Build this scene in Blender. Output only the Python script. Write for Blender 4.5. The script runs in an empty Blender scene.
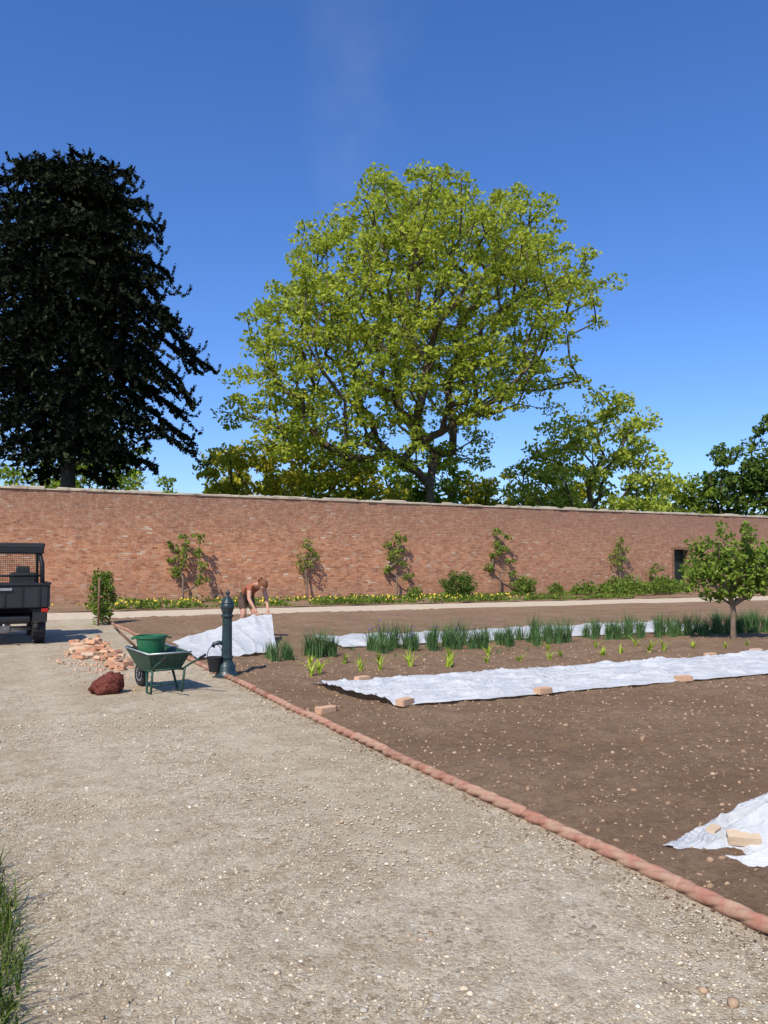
import bpy, math, random
import numpy as np
from mathutils import Vector, Matrix, noise as mn
rng=np.random.default_rng(7); random.seed(7)
scene=bpy.context.scene
YAW=math.radians(26.3)
RV=np.array([math.cos(YAW),-math.sin(YAW),0.]); FV=np.array([math.sin(YAW),math.cos(YAW),0.]); UV=np.array([0,0,1.])

# ---------------------------------------------------------------- node helpers
class N:
    def __init__(s,name):
        s.m=bpy.data.materials.new(name); s.m.use_nodes=True
        s.t=s.m.node_tree; s.t.nodes.clear()
        s.out=s.t.nodes.new('ShaderNodeOutputMaterial')
    def n(s,typ,**kw):
        nd=s.t.nodes.new(typ)
        for k,v in kw.items(): setattr(nd,k,v)
        return nd
    def l(s,a,b): s.t.links.new(a,b)
    def setin(s,sock,v):
        if hasattr(v,'is_linked') or isinstance(v,bpy.types.NodeSocket): s.l(v,sock)
        else: sock.default_value=v
    def math(s,op,a,b=None,c=None):
        nd=s.n('ShaderNodeMath',operation=op)
        s.setin(nd.inputs[0],a)
        if b is not None: s.setin(nd.inputs[1],b)
        if c is not None: s.setin(nd.inputs[2],c)
        return nd.outputs[0]
    def pos(s): return s.n('ShaderNodeNewGeometry').outputs['Position']
    def obj(s): return s.n('ShaderNodeTexCoord').outputs['Object']
    def noise(s,vec,scale,detail=4,rough=.6,out='Fac',dist=0):
        nd=s.n('ShaderNodeTexNoise'); s.l(vec,nd.inputs['Vector'])
        nd.inputs['Scale'].default_value=scale; nd.inputs['Detail'].default_value=detail
        nd.inputs['Roughness'].default_value=rough; nd.inputs['Distortion'].default_value=dist
        return nd.outputs[out]
    def vor(s,vec,scale,out='Color',feature='F1'):
        nd=s.n('ShaderNodeTexVoronoi',feature=feature); s.l(vec,nd.inputs['Vector']); nd.inputs['Scale'].default_value=scale
        return nd.outputs[out]
    def ramp(s,f,stops,interp='LINEAR'):
        nd=s.n('ShaderNodeValToRGB'); cr=nd.color_ramp; cr.interpolation=interp
        while len(cr.elements)<len(stops): cr.elements.new(.5)
        for e,(p,c) in zip(cr.elements,stops):
            e.position=p; e.color=(c,c,c,1) if isinstance(c,(int,float)) else (*c,1)
        s.l(f,nd.inputs[0]); return nd.outputs[0]
    def mix(s,f,a,b,mode='MIX'):
        nd=s.n('ShaderNodeMix',data_type='RGBA',blend_type=mode)
        s.setin(nd.inputs[0],f)
        for i,v in ((6,a),(7,b)):
            if isinstance(v,tuple): nd.inputs[i].default_value=(*v,1)
            else: s.l(v,nd.inputs[i])
        return nd.outputs[2]
    def mapr(s,f,a,b,c,d):
        nd=s.n('ShaderNodeMapRange'); s.l(f,nd.inputs[0])
        for i,v in enumerate((a,b,c,d)): nd.inputs[i+1].default_value=v
        return nd.outputs[0]
    def sep(s,v):
        nd=s.n('ShaderNodeSeparateXYZ'); s.l(v,nd.inputs[0]); return nd.outputs
    def comb(s,x,y,z=0.):
        nd=s.n('ShaderNodeCombineXYZ')
        for i,v in enumerate((x,y,z)): s.setin(nd.inputs[i],v)
        return nd.outputs[0]
    def bsdf(s,col,rough=.8,spec=.3,metal=0,height=None,bd=.01,bs=1.):
        b=s.n('ShaderNodeBsdfPrincipled')
        if isinstance(col,tuple): b.inputs['Base Color'].default_value=(*col,1)
        else: s.l(col,b.inputs['Base Color'])
        s.setin(b.inputs['Roughness'],rough); b.inputs['Specular IOR Level'].default_value=spec
        b.inputs['Metallic'].default_value=metal
        if height is not None:
            bp=s.n('ShaderNodeBump'); bp.inputs['Strength'].default_value=bs; bp.inputs['Distance'].default_value=bd
            s.l(height,bp.inputs['Height']); s.l(bp.outputs[0],b.inputs['Normal'])
        s.l(b.outputs[0],s.out.inputs[0]); return b

def simple(name,col,rough=.7,var=.25,scale=8,spec=.3,metal=0,bump=0,world=False):
    k=N(name); v=k.obj()
    f=k.noise(v,scale,5)
    c2=tuple(min(1,c*(1+var)) for c in col); c1=tuple(c*(1-var) for c in col)
    col_=k.ramp(f,[(.3,c1),(.7,c2)])
    k.bsdf(col_,rough,spec,metal,height=f if bump else None,bd=bump); return k.m

def leafmat(name,cols,trans=.35,nscale=.25,gloss=.08):
    """cols: dark, mid, light"""
    k=N(name)
    r=k.n('ShaderNodeNewGeometry').outputs['Random Per Island']
    nz=k.noise(k.pos(),nscale,2)
    f=k.math('ADD',k.math('MULTIPLY',r,.55),k.math('MULTIPLY',nz,.55))
    c=k.ramp(f,[(.2,cols[0]),(.5,cols[1]),(.85,cols[2])])
    d=k.n('ShaderNodeBsdfDiffuse'); k.l(c,d.inputs[0])
    if trans<=0: k.l(d.outputs[0],k.out.inputs[0]); return k.m
    t=k.n('ShaderNodeBsdfTranslucent'); k.l(k.mix(.5,c,(cols[2][0]*1.2,cols[2][1]*1.2,cols[2][2]*.8)),t.inputs[0])
    m=k.n('ShaderNodeMixShader'); m.inputs[0].default_value=trans; k.l(d.outputs[0],m.inputs[1]); k.l(t.outputs[0],m.inputs[2])
    k.l(m.outputs[0],k.out.inputs[0]); return k.m

# ---------------------------------------------------------------- mesh helpers
def link(o,parent=None):
    scene.collection.objects.link(o)
    if parent: o.parent=parent
    return o
def empty(name,loc=(0,0,0),rz=0):
    o=bpy.data.objects.new(name,None); o.location=loc; o.rotation_euler=(0,0,rz); o.empty_display_size=.2; return link(o)
def mknp(name,V,F,mat,origin=(0,0,0),smooth=False,parent=None):
    V=np.asarray(V,dtype=np.float32)-np.asarray(origin,dtype=np.float32)
    F=np.asarray(F,dtype=np.int32); k=F.shape[1]
    me=bpy.data.meshes.new(name); me.vertices.add(len(V)); me.vertices.foreach_set('co',V.ravel())
    me.loops.add(F.size); me.loops.foreach_set('vertex_index',F.ravel())
    me.polygons.add(len(F)); me.polygons.foreach_set('loop_start',np.arange(0,F.size,k,dtype=np.int32))
    if smooth: me.polygons.foreach_set('use_smooth',np.ones(len(F),dtype=bool))
    me.update(calc_edges=True); me.validate()
    if mat: me.materials.append(mat)
    o=bpy.data.objects.new(name,me); o.location=origin; return link(o,parent)
def mkpy(name,V,F,mat,origin=(0,0,0),smooth=False,parent=None,mats=None,mi=None):
    me=bpy.data.meshes.new(name)
    me.from_pydata([tuple(float(a)-b for a,b in zip(v,origin)) for v in V],[],[tuple(int(i) for i in f) for f in F]); me.update()
    for m in (mats or [mat]): me.materials.append(m)
    if mi is not None: me.polygons.foreach_set('material_index',mi)
    if smooth: me.polygons.foreach_set('use_smooth',[True]*len(F))
    o=bpy.data.objects.new(name,me); o.location=origin; return link(o,parent)
def grid(name,xs,ys,zf,mat,smooth=True,origin=(0,0,0),parent=None):
    V=[]; 
    for y in ys:
        for x in xs:
            p=zf(x,y); V.append(p if isinstance(p,tuple) else (x,y,p))
    nx=len(xs); F=[]
    for j in range(len(ys)-1):
        for i in range(nx-1):
            a=j*nx+i; F.append((a,a+1,a+nx+1,a+nx))
    return mknp(name,V,F,mat,origin,smooth,parent)
def box(name,c,s,mat,parent=None,bev=.0,rot=(0,0,0),taper=None):
    V=[];sx,sy,sz=[a/2 for a in s]
    for z in(-1,1):
        tx,ty=(taper if (taper and z<0) else (1,1))
        for x,y in((-1,-1),(1,-1),(1,1),(-1,1)): V.append((x*sx*tx,y*sy*ty,z*sz))
    F=[(3,2,1,0),(4,5,6,7),(0,1,5,4),(1,2,6,5),(2,3,7,6),(3,0,4,7)]
    o=mkpy(name,V,F,mat,parent=parent); o.location=c; o.rotation_euler=rot
    if bev:
        b=o.modifiers.new('b','BEVEL'); b.width=bev; b.segments=2
    return o
def lathe(name,prof,mat,loc=(0,0,0),parent=None,n=24,rot=(0,0,0),smooth=True):
    V=[];F=[]
    for r,z in prof:
        for i in range(n):
            a=2*math.pi*i/n; V.append((r*math.cos(a),r*math.sin(a),z))
    for j in range(len(prof)-1):
        for i in range(n):
            F.append((j*n+i,j*n+(i+1)%n,(j+1)*n+(i+1)%n,(j+1)*n+i))
    F.append(tuple(range(n-1,-1,-1))); F.append(tuple((len(prof)-1)*n+i for i in range(n)))
    o=mkpy(name,V,F,mat,parent=parent,smooth=smooth); o.location=loc; o.rotation_euler=rot
    if smooth:
        m=o.modifiers.new('e','EDGE_SPLIT'); m.split_angle=math.radians(40)
    return o
def tube(name,pts,rad,mat,parent=None,n=8):
    pts=[Vector(p) for p in pts]
    if not hasattr(rad,'__len__'): rad=[rad]*len(pts)
    V=[];F=[]
    for i,p in enumerate(pts):
        d=(pts[min(i+1,len(pts)-1)]-pts[max(i-1,0)]).normalized()
        a=d.cross(Vector((0,0,1))); 
        if a.length<.05: a=d.cross(Vector((1,0,0)))
        a.normalize(); b=d.cross(a)
        for k in range(n):
            t=2*math.pi*k/n; V.append(tuple(p+(a*math.cos(t)+b*math.sin(t))*rad[i]))
    for i in range(len(pts)-1):
        for k in range(n): F.append((i*n+k,i*n+(k+1)%n,(i+1)*n+(k+1)%n,(i+1)*n+k))
    F.append(tuple(range(n-1,-1,-1))); F.append(tuple((len(pts)-1)*n+i for i in range(n)))
    return mkpy(name,V,F,mat,parent=parent,smooth=True)

def norm(a): return a/np.maximum(np.linalg.norm(a,axis=-1,keepdims=True),1e-9)
def leaves(C,size,upbias=.7,asp=.6):
    n=len(C); nr=norm(rng.normal(size=(n,3))+np.array([0,0,upbias])*1.)
    t=norm(np.cross(nr,rng.normal(size=(n,3)))); b=np.cross(nr,t)
    s=(size*rng.uniform(.6,1.35,size=n))[:,None]
    V=np.stack([C-t*s*.5,C+b*s*asp*.5-nr*s*.06,C+t*s*.5,C-b*s*asp*.5-nr*s*.06],1).reshape(-1,3)
    F=np.arange(4*n).reshape(n,4); return V,F
def clumpleaves(cent,rad,per,flat=.65):
    n=len(cent); d=norm(rng.normal(size=(n,per,3))); 
    rr=rng.uniform(.25,1,size=(n,per,1))**.6
    P=d*rr*rad[:,None,None]; P[...,2]*=flat
    P[...,2]-=.12*rad[:,None]*(np.abs(P[...,0])+np.abs(P[...,1]))/rad[:,None]
    return (cent[:,None,:]+P).reshape(-1,3)
def skeleton(base,forks,cl,tipr,seglen,maxr,wob=.12,power=.5):
    nodes=[np.array(p,float) for p in forks]; par=[-1]+list(range(len(forks)-1)); cum=[0.]
    for i in range(1,len(nodes)): cum.append(cum[-1]+np.linalg.norm(nodes[i]-nodes[i-1]))
    top=nodes[-1]; order=np.argsort(np.linalg.norm(cl-top,axis=1)); tips=[]
    lo=max(1,len(forks)//2)
    for ci in order:
        c=cl[ci]; A=np.array(nodes); d=np.linalg.norm(A-c,axis=1); cost=d+.28*np.array(cum)
        cost+= .6*np.maximum(0,A[:,2]-c[2]); cost[:lo]+=50
        j=int(np.argmin(cost)); D=d[j]; k=max(1,int(D/seglen)); p0=nodes[j]; prev=j
        for q in range(1,k+1):
            t=q/k; p=p0+(c-p0)*t
            if q<k: p=p+rng.normal(size=3)*wob*seglen+np.array([0,0,-.08*D*math.sin(math.pi*t)])
            nodes.append(p); par.append(prev); cum.append(cum[prev]+np.linalg.norm(p-nodes[prev])); prev=len(nodes)-1
        tips.append(prev)
    cnt=np.zeros(len(nodes)); 
    for t in tips: cnt[t]+=1
    for i in range(len(nodes)-1,0,-1): cnt[par[i]]+=cnt[i]
    r=tipr*np.maximum(cnt,1)**power; r=np.minimum(r,maxr)
    return np.array(nodes),par,r
def skelmesh(nodes,par,r,n=6,flare=True):
    V=[];F=[];off=0
    ang=np.arange(n)*2*math.pi/n
    for i in range(1,len(nodes)):
        j=par[i]; a,b=nodes[j],nodes[i]; d=b-a; L=np.linalg.norm(d)
        if L<1e-5: continue
        d=d/L; u=np.cross(d,[.3,.2,.9]); 
        if np.linalg.norm(u)<.05: u=np.cross(d,[1,0,0])
        u=u/np.linalg.norm(u); w=np.cross(d,u)
        ring=np.cos(ang)[:,None]*u+np.sin(ang)[:,None]*w
        ra=min(r[j],r[i]*1.25) if j>0 else r[j]*1.4
        a2=a-d*ra*.3
        V.append(a2+ring*ra); V.append(b+ring*r[i])
        for k in range(n): F.append((off+k,off+(k+1)%n,off+n+(k+1)%n,off+n+k))
        off+=2*n
    return np.concatenate(V),F
def lobes_sample(lobes,dens,shell=.45):
    P=[]
    for L in lobes:
        c=np.array(L[:3]); R=np.array(L[3:]); n=max(2,int(dens*(R[0]*R[1]+R[0]*R[2]+R[1]*R[2])/3))
        d=norm(rng.normal(size=(n,3))); rr=(1-shell*rng.uniform(0,1,size=(n,1))**1.3)
        P.append(c+d*R*rr)
    P=np.concatenate(P); return P
def thin(P,dmin):
    keep=[]; 
    for p in P[rng.permutation(len(P))]:
        if not keep or np.min(np.linalg.norm(np.array(keep)-p,axis=1))>dmin: keep.append(p)
    return np.array(keep)
def toworld(P,base): return np.asarray(base)+P[:,[0]]*RV+P[:,[1]]*FV+P[:,[2]]*UV
def tree(name,base,lobes,dens,crad,per,lsize,lmat,bmat,fork,tipr,maxr,seglen=1.2,dmin=.8,flat=.65,shell=.45,zmin=None,power=.5):
    base=np.array(base,float)
    P=thin(lobes_sample(lobes,dens,shell),dmin)
    if zmin is not None: P=P[P[:,2]>zmin]
    cl=toworld(P,base)
    forks=[base+np.array([0,0,-.3])]+[base+RV*f[0]+FV*f[1]+UV*f[2] for f in fork]
    nd,pa,r=skeleton(base,forks,cl,tipr,seglen,maxr,power=power)
    e=empty(name,tuple(base))
    V,F=skelmesh(nd,pa,r); mknp('trunk_and_limbs',V-base,F,bmat,smooth=True,parent=e)
    rad=crad*rng.uniform(.65,1.3,size=len(cl))
    L=clumpleaves(cl,rad,per,flat); V,F=leaves(L,lsize)
    mknp('leaves',V-base,F,lmat,parent=e); return e

# ---------------------------------------------------------------- materials
def gravel_mat():
    k=N('gravel'); p=k.pos()
    wp=k.n('ShaderNodeVectorMath',operation='ADD'); k.l(p,wp.inputs[0])
    sc=k.n('ShaderNodeVectorMath',operation='SCALE'); k.l(k.noise(p,55,3,out='Color'),sc.inputs[0]); sc.inputs[3].default_value=.03
    k.l(sc.outputs[0],wp.inputs[1]); w=wp.outputs[0]
    c1=k.sep(k.vor(w,95)); c2=k.sep(k.vor(w,46))
    st=[(0,(.28,.21,.13)),(.2,(.49,.385,.25)),(.45,(.63,.51,.345)),(.7,(.75,.635,.45)),(.9,(.50,.425,.315)),(1,(.88,.79,.62))]
    a=k.ramp(c1[0],st); b=k.ramp(c2[1],st)
    f=k.ramp(c2[2],[(.65,0.),(.8,1.)])
    c=k.mix(f,a,b)
    big=k.noise(p,.55,6,.7); c=k.mix(k.ramp(big,[(.40,.0),(.62,.6)]),c,(.45,.335,.205))
    X=k.sep(p); xo=k.math('ADD',X[0],k.math('MULTIPLY',k.noise(p,.35,2),.5))
    tr=k.math('MAXIMUM',k.math('SUBTRACT',1.,k.math('MULTIPLY',k.math('ABSOLUTE',k.math('SUBTRACT',xo,.95)),3.5)),k.math('SUBTRACT',1.,k.math('MULTIPLY',k.math('ABSOLUTE',k.math('SUBTRACT',xo,2.25)),3.5)))
    tr=k.math('MAXIMUM',tr,0.); c=k.mix(k.math('MULTIPLY',tr,.38),c,(.73,.61,.43))
    med=k.noise(p,7,7,.8); c=k.mix(k.ramp(med,[(.47,.0),(.66,.7)]),c,(.36,.26,.16))
    med2=k.noise(p,2.3,6,.7); c=k.mix(k.ramp(med2,[(.52,.0),(.7,.5)]),c,(.79,.68,.50))
    fin=k.noise(p,120,4,.8); c=k.mix(.5,c,k.ramp(fin,[(.32,.3),(.62,1.1)]),'MULTIPLY')
    d1=k.vor(w,95,'Distance'); d2=k.vor(w,46,'Distance')
    h=k.math('SUBTRACT',1.,k.math('ADD',k.math('MULTIPLY',d1,.6),k.math('MULTIPLY',d2,f)))
    h=k.math('ADD',h,k.math('ADD',k.math('MULTIPLY',med,1.6),k.math('MULTIPLY',fin,.9)))
    k.bsdf(c,.92,.1,height=h,bd=.007); return k.m
def soil_mat():
    k=N('soil'); p=k.pos()
    n1=k.noise(p,.8,6,.7); n2=k.noise(p,12,7,.8); n3=k.noise(p,80,5,.8)
    c=k.ramp(n2,[(.25,(.21,.128,.074)),(.5,(.39,.25,.15)),(.75,(.53,.365,.235))])
    c=k.mix(k.ramp(n1,[(.38,0.),(.62,.65)]),c,(.26,.155,.09))
    c=k.mix(.55,c,k.ramp(n3,[(.3,.5),(.68,1.15)]),'MULTIPLY')
    h=k.math('ADD',k.math('MULTIPLY',n2,1.),k.math('MULTIPLY',n3,.3))
    k.bsdf(c,.95,.08,height=h,bd=.06); return k.m
def brick_mat():
    k=N('old_brick'); P=k.sep(k.pos()); x=k.math('ADD',P[0],k.math('MULTIPLY',P[1],1.)); z=P[2]
    zr=k.math('DIVIDE',z,.078); row=k.math('FLOOR',zr)
    off=k.math('MULTIPLY',k.math('MODULO',row,2.),.5)
    xc=k.math('ADD',k.math('DIVIDE',x,.235),off); col=k.math('FLOOR',xc)
    wn=k.n('ShaderNodeTexWhiteNoise',noise_dimensions='3D'); k.l(k.comb(col,row,1.),wn.inputs['Vector'])
    r=wn.outputs['Value']
    c=k.ramp(r,[(0,(.29,.108,.058)),(.15,(.45,.175,.085)),(.5,(.57,.235,.115)),(.8,(.64,.30,.155)),(.95,(.50,.27,.165)),(.985,(.62,.45,.31)),(1.,(.72,.58,.43))])
    fx=k.math('FRACT',xc); fz=k.math('FRACT',zr)
    mo=k.math('MAXIMUM',k.math('LESS_THAN',fx,.06),k.math('LESS_THAN',fz,.17))
    c=k.mix(k.math('MULTIPLY',mo,.7),c,(.48,.34,.225))
    pos=k.pos()
    n1=k.noise(pos,.45,6,.7); n2=k.noise(pos,1.7,7,.8); n3=k.noise(pos,13,6,.85); n4=k.noise(pos,.8,6,.75,dist=1.); n5=k.noise(pos,4,6,.8)
    zz=k.mapr(k.math('ADD',z,k.math('MULTIPLY',n4,2.2)),3.2,5.4,0,1)
    top=k.math('MULTIPLY',zz,k.ramp(n1,[(.3,.65),(.6,1.)]))
    c=k.mix(k.math('MULTIPLY',top,.85),c,(.26,.15,.105))
    c=k.mix(k.ramp(n2,[(.47,0.),(.62,.65)]),c,(.32,.145,.085))
    c=k.mix(k.ramp(n5,[(.50,0.),(.64,.42)]),c,(.66,.45,.30))
    c=k.mix(k.ramp(n3,[(.55,0.),(.65,.58)]),c,(.66,.50,.36))
    c=k.mix(k.ramp(n3,[(.34,.75),(.45,0.)]),c,(.17,.082,.052))
    c=k.mix(k.math('MULTIPLY',k.mapr(z,.9,.0,0,1),.4),c,(.32,.205,.135))
    xx=k.mapr(x,46,74,0,1); c=k.mix(k.math('MULTIPLY',xx,.5),c,(.29,.18,.135))
    h=k.math('SUBTRACT',k.math('MULTIPLY',n3,1.),k.math('MULTIPLY',mo,.6))
    k.bsdf(c,.92,.1,height=h,bd=.025); return k.m
def fleece_mat():
    k=N('horticultural_fleece'); p=k.obj()
    n=k.noise(p,2.5,5,.6); f=k.noise(p,160,2)
    c=k.ramp(n,[(.3,(.54,.55,.55)),(.7,(.70,.70,.69))])
    d=k.n('ShaderNodeBsdfDiffuse'); k.l(c,d.inputs[0]); t=k.n('ShaderNodeBsdfTranslucent'); k.l(c,t.inputs[0])
    bp=k.n('ShaderNodeBump'); bp.inputs['Distance'].default_value=.04; bp.inputs['Strength'].default_value=.7
    k.l(k.math('ADD',k.noise(p,9,5,.6,dist=1.2),k.math('MULTIPLY',f,.05)),bp.inputs['Height']); k.l(bp.outputs[0],d.inputs['Normal'])
    m=k.n('ShaderNodeMixShader'); m.inputs[0].default_value=.2; k.l(d.outputs[0],m.inputs[1]); k.l(t.outputs[0],m.inputs[2]); k.l(m.outputs[0],k.out.inputs[0]); return k.m
def grass_mat():
    k=N('grass_ground'); p=k.pos(); n=k.noise(p,6,6,.8)
    k.bsdf(k.ramp(n,[(.3,(.04,.06,.02)),(.7,(.10,.13,.045))]),.95,.1,height=n,bd=.05); return k.m
def brickpiece_mat(name,c1,c2,c3):
    k=N(name); r=k.n('ShaderNodeNewGeometry').outputs['Random Per Island']
    n=k.noise(k.pos(),25,5,.7)
    c=k.ramp(r,[(0,c1),(.5,c2),(1,c3)]); c=k.mix(k.ramp(n,[(.45,0.),(.75,.6)]),c,(.58,.46,.33))
    k.bsdf(c,.9,.15,height=n,bd=.008); return k.m

M_gravel=gravel_mat(); M_soil=soil_mat(); M_brick=brick_mat(); M_fl=fleece_mat(); M_grass=grass_mat()
def stonem():
    k=N('coping_stone'); p=k.obj(); n=k.noise(p,1.6,6,.8); n2=k.noise(p,.4,4,.7)
    c=k.ramp(n,[(.36,(.19,.155,.11)),(.48,(.46,.385,.28)),(.7,(.60,.525,.40))]); c=k.mix(k.ramp(n2,[(.48,0.),(.68,.45)]),c,(.25,.20,.14)); k.bsdf(c,.92,.1,height=n,bd=.02); return k.m
M_stone=stonem()
M_bark=simple('bark',(.11,.082,.055),.95,.4,2.5,.1,bump=.05)
M_bark2=simple('bark_twig',(.18,.13,.09),.95,.3,6,.1)
M_oak=leafmat('oak_leaves',((.15,.205,.022),(.33,.395,.045),(.50,.53,.085)),.44)
M_mid=leafmat('mid_leaves',((.09,.145,.018),(.20,.275,.032),(.33,.39,.055)),.38)
M_yel=leafmat('yellow_leaves',((.24,.25,.02),(.42,.40,.038),(.55,.49,.06)),.4)
M_pale=leafmat('pale_leaves',((.19,.25,.035),(.36,.42,.065),(.50,.54,.10)),.4)
M_dark=leafmat('dark_leaves',((.035,.065,.015),(.085,.14,.025),(.16,.22,.045)),.28)
M_mp=leafmat('monkey_puzzle_leaves',((.008,.011,.007),(.018,.024,.013),(.060,.068,.038)),0,.9)
M_shrub=leafmat('shrub_leaves',((.06,.11,.018),(.13,.20,.035),(.24,.32,.06)),.35,2.)
M_apple=leafmat('apple_leaves',((.06,.11,.018),(.16,.24,.037),(.30,.39,.07)),.38,3.)
M_onion=leafmat('allium_leaves',((.042,.09,.033),(.085,.165,.058),(.17,.265,.10)),.2,2.)
M_corn=leafmat('lily_leaves',((.20,.30,.03),(.36,.46,.05),(.50,.58,.09)),.35,2.)
M_gblade=leafmat('grass_blades',((.03,.055,.010),(.06,.11,.02),(.18,.21,.06)),.3,4.)
M_purple=simple('purple_flower',(.25,.13,.42),.8); M_yflow=simple('yellow_flower',(.75,.55,.06),.8)

# ---------------------------------------------------------------- world, sun, camera
w=bpy.data.worlds.new('World'); scene.world=w; w.use_nodes=True; nt=w.node_tree; nt.nodes.clear()
wo=nt.nodes.new('ShaderNodeOutputWorld'); bg=nt.nodes.new('ShaderNodeBackground'); sky=nt.nodes.new('ShaderNodeTexSky')
SD=np.array([-.74,-.67]); SD/=np.linalg.norm(SD); EL=math.radians(47)
sky.sky_type='NISHITA'; sky.sun_disc=False; sky.sun_elevation=EL; sky.sun_rotation=math.atan2(SD[0],SD[1])%(2*math.pi)
sky.air_density=1.; sky.dust_density=.5; sky.ozone_density=2.0
tint=nt.nodes.new('ShaderNodeMix'); tint.data_type='RGBA'; tint.blend_type='MULTIPLY'; tint.inputs[0].default_value=1; tint.inputs[7].default_value=(.93,1.05,1.42,1)
nt.links.new(sky.outputs[0],tint.inputs[6])
hs=nt.nodes.new('ShaderNodeHueSaturation'); hs.inputs['Saturation'].default_value=1.12; hs.inputs['Value'].default_value=1.15
nt.links.new(tint.outputs[2],hs.inputs['Color'])
tc=nt.nodes.new('ShaderNodeTexCoord'); mp=nt.nodes.new('ShaderNodeMapping'); mp.inputs['Rotation'].default_value=(0,0,YAW); mp.inputs['Scale'].default_value=(9,5,2.2)
nz=nt.nodes.new('ShaderNodeTexNoise'); nz.inputs['Scale'].default_value=1.; nz.inputs['Detail'].default_value=6; nz.inputs['Roughness'].default_value=.55; nz.inputs['Distortion'].default_value=.6
nt.links.new(tc.outputs['Generated'],mp.inputs[0]); nt.links.new(mp.outputs[0],nz.inputs['Vector'])
dx,dy=(362-384)/800,(512-75)/800; T=math.atan(54/800)
cd=RV*dx+FV*(math.cos(T)-math.sin(T)*dy)+UV*(math.sin(T)+math.cos(T)*dy); cd/=np.linalg.norm(cd)
def vm(op,a,b=None):
    n=nt.nodes.new('ShaderNodeVectorMath'); n.operation=op; nt.links.new(a,n.inputs[0])
    if b is not None: n.inputs[1].default_value=b
    return n
sub=vm('SUBTRACT',tc.outputs['Generated'],tuple(cd)); 
mp2=nt.nodes.new('ShaderNodeMapping'); mp2.vector_type='POINT'; mp2.inputs['Rotation'].default_value=(0,0,YAW); nt.links.new(sub.outputs[0],mp2.inputs[0])
mul=vm('MULTIPLY',mp2.outputs[0],(13,3,5.2)); ln=vm('LENGTH',mul.outputs[0])
mr=nt.nodes.new('ShaderNodeMapRange'); mr.inputs[1].default_value=1.; mr.inputs[2].default_value=0.; mr.inputs[3].default_value=0; mr.inputs[4].default_value=1; nt.links.new(ln.outputs['Value'],mr.inputs[0])
mr2=nt.nodes.new('ShaderNodeMapRange'); mr2.inputs[1].default_value=.38; mr2.inputs[2].default_value=.8; mr2.inputs[3].default_value=0; mr2.inputs[4].default_value=.18; nt.links.new(nz.outputs['Fac'],mr2.inputs[0])
mm=nt.nodes.new('ShaderNodeMath'); mm.operation='MULTIPLY'; nt.links.new(mr.outputs[0],mm.inputs[0]); nt.links.new(mr2.outputs[0],mm.inputs[1])
mx=nt.nodes.new('ShaderNodeMix'); mx.data_type='RGBA'; nt.links.new(mm.outputs[0],mx.inputs[0]); nt.links.new(hs.outputs[0],mx.inputs[6]); mx.inputs[7].default_value=(6,6.5,7.5,1)
nt.links.new(mx.outputs[2],bg.inputs[0]); bg.inputs[1].default_value=.112; nt.links.new(bg.outputs[0],wo.inputs[0])
sl=bpy.data.lights.new('sun','SUN'); sl.energy=5.0; sl.angle=math.radians(.5); sl.color=(1,.95,.84)
so=link(bpy.data.objects.new('sun',sl)); sv=Vector((SD[0]*math.cos(EL),SD[1]*math.cos(EL),math.sin(EL))); so.rotation_euler=sv.to_track_quat('Z','Y').to_euler(); so.location=(-20,-20,40)
cam=bpy.data.cameras.new('camera'); co=link(bpy.data.objects.new('camera',cam)); co.location=(0,0,1.5); co.rotation_euler=(math.pi/2+T,0,-YAW)
cam.sensor_fit='VERTICAL'; cam.sensor_height=36; cam.lens=28.125; cam.clip_end=5000; cam.clip_start=.05; scene.camera=co
scene.view_settings.view_transform='Standard'; scene.view_settings.look='None'; scene.view_settings.exposure=0

# ---------------------------------------------------------------- ground
mkpy('ground',[(-2500,-2500,-.02),(2500,-2500,-.02),(2500,2500,-.02),(-2500,2500,-.02)],[(0,1,2,3)],M_grass)
def lin(a,b,s): return list(np.linspace(a,b,max(2,int(round((b-a)/s))+1)))
def nz_(x,y,s,o=0): return mn.noise(Vector((x*s+o,y*s-o,o*.7)))
gx=[-12,-6,-2]+lin(-.5,2.9,.08); gy=[-12,-4]+lin(0,12,.1)+lin(12.4,24,.4)
grid('gravel_path',gx,gy,lambda x,y:.004+.014*nz_(x,y,.8)+.006*nz_(x,y,4)+.004*nz_(x,y,9),M_gravel)
grid('cross_path',[-40,-12]+lin(-6,60,2)+[90],lin(24.02,27.6,.6),lambda x,y:.006+.012*nz_(x,y,.6),simple('sandy_path',(.56,.45,.32),.95,.18,4,.1))
sx=lin(2.94,8,.04)+lin(8.1,14,.1)+lin(14.5,60,1.2); sy=[-8,-2]+lin(1.2,8,.04)+lin(8.05,12,.07)+lin(12.15,24,.15)
def soilz(x,y):
    e=min(1,max(0,(x-2.92)/.25)); 
    h=.022+.026*nz_(x,y,1.1)+.022*nz_(x,y,4.5,3)+.018*nz_(x,y,11,5)+.010*nz_(x,y,24,9)
    h+=.009*math.sin(y*2*math.pi/.42+1.5*nz_(x,y,.8))*(1 if 1.5<y<7.2 else .5)
    return e*max(h,-.01)+.005
grid('soil_bed',sx,sy,soilz,M_soil)
grid('wall_border_bed',lin(-30,60,.6)+[90],lin(27.65,33.4,.4),lambda x,y:.02+.06*nz_(x,y,1.3),M_soil)

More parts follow.
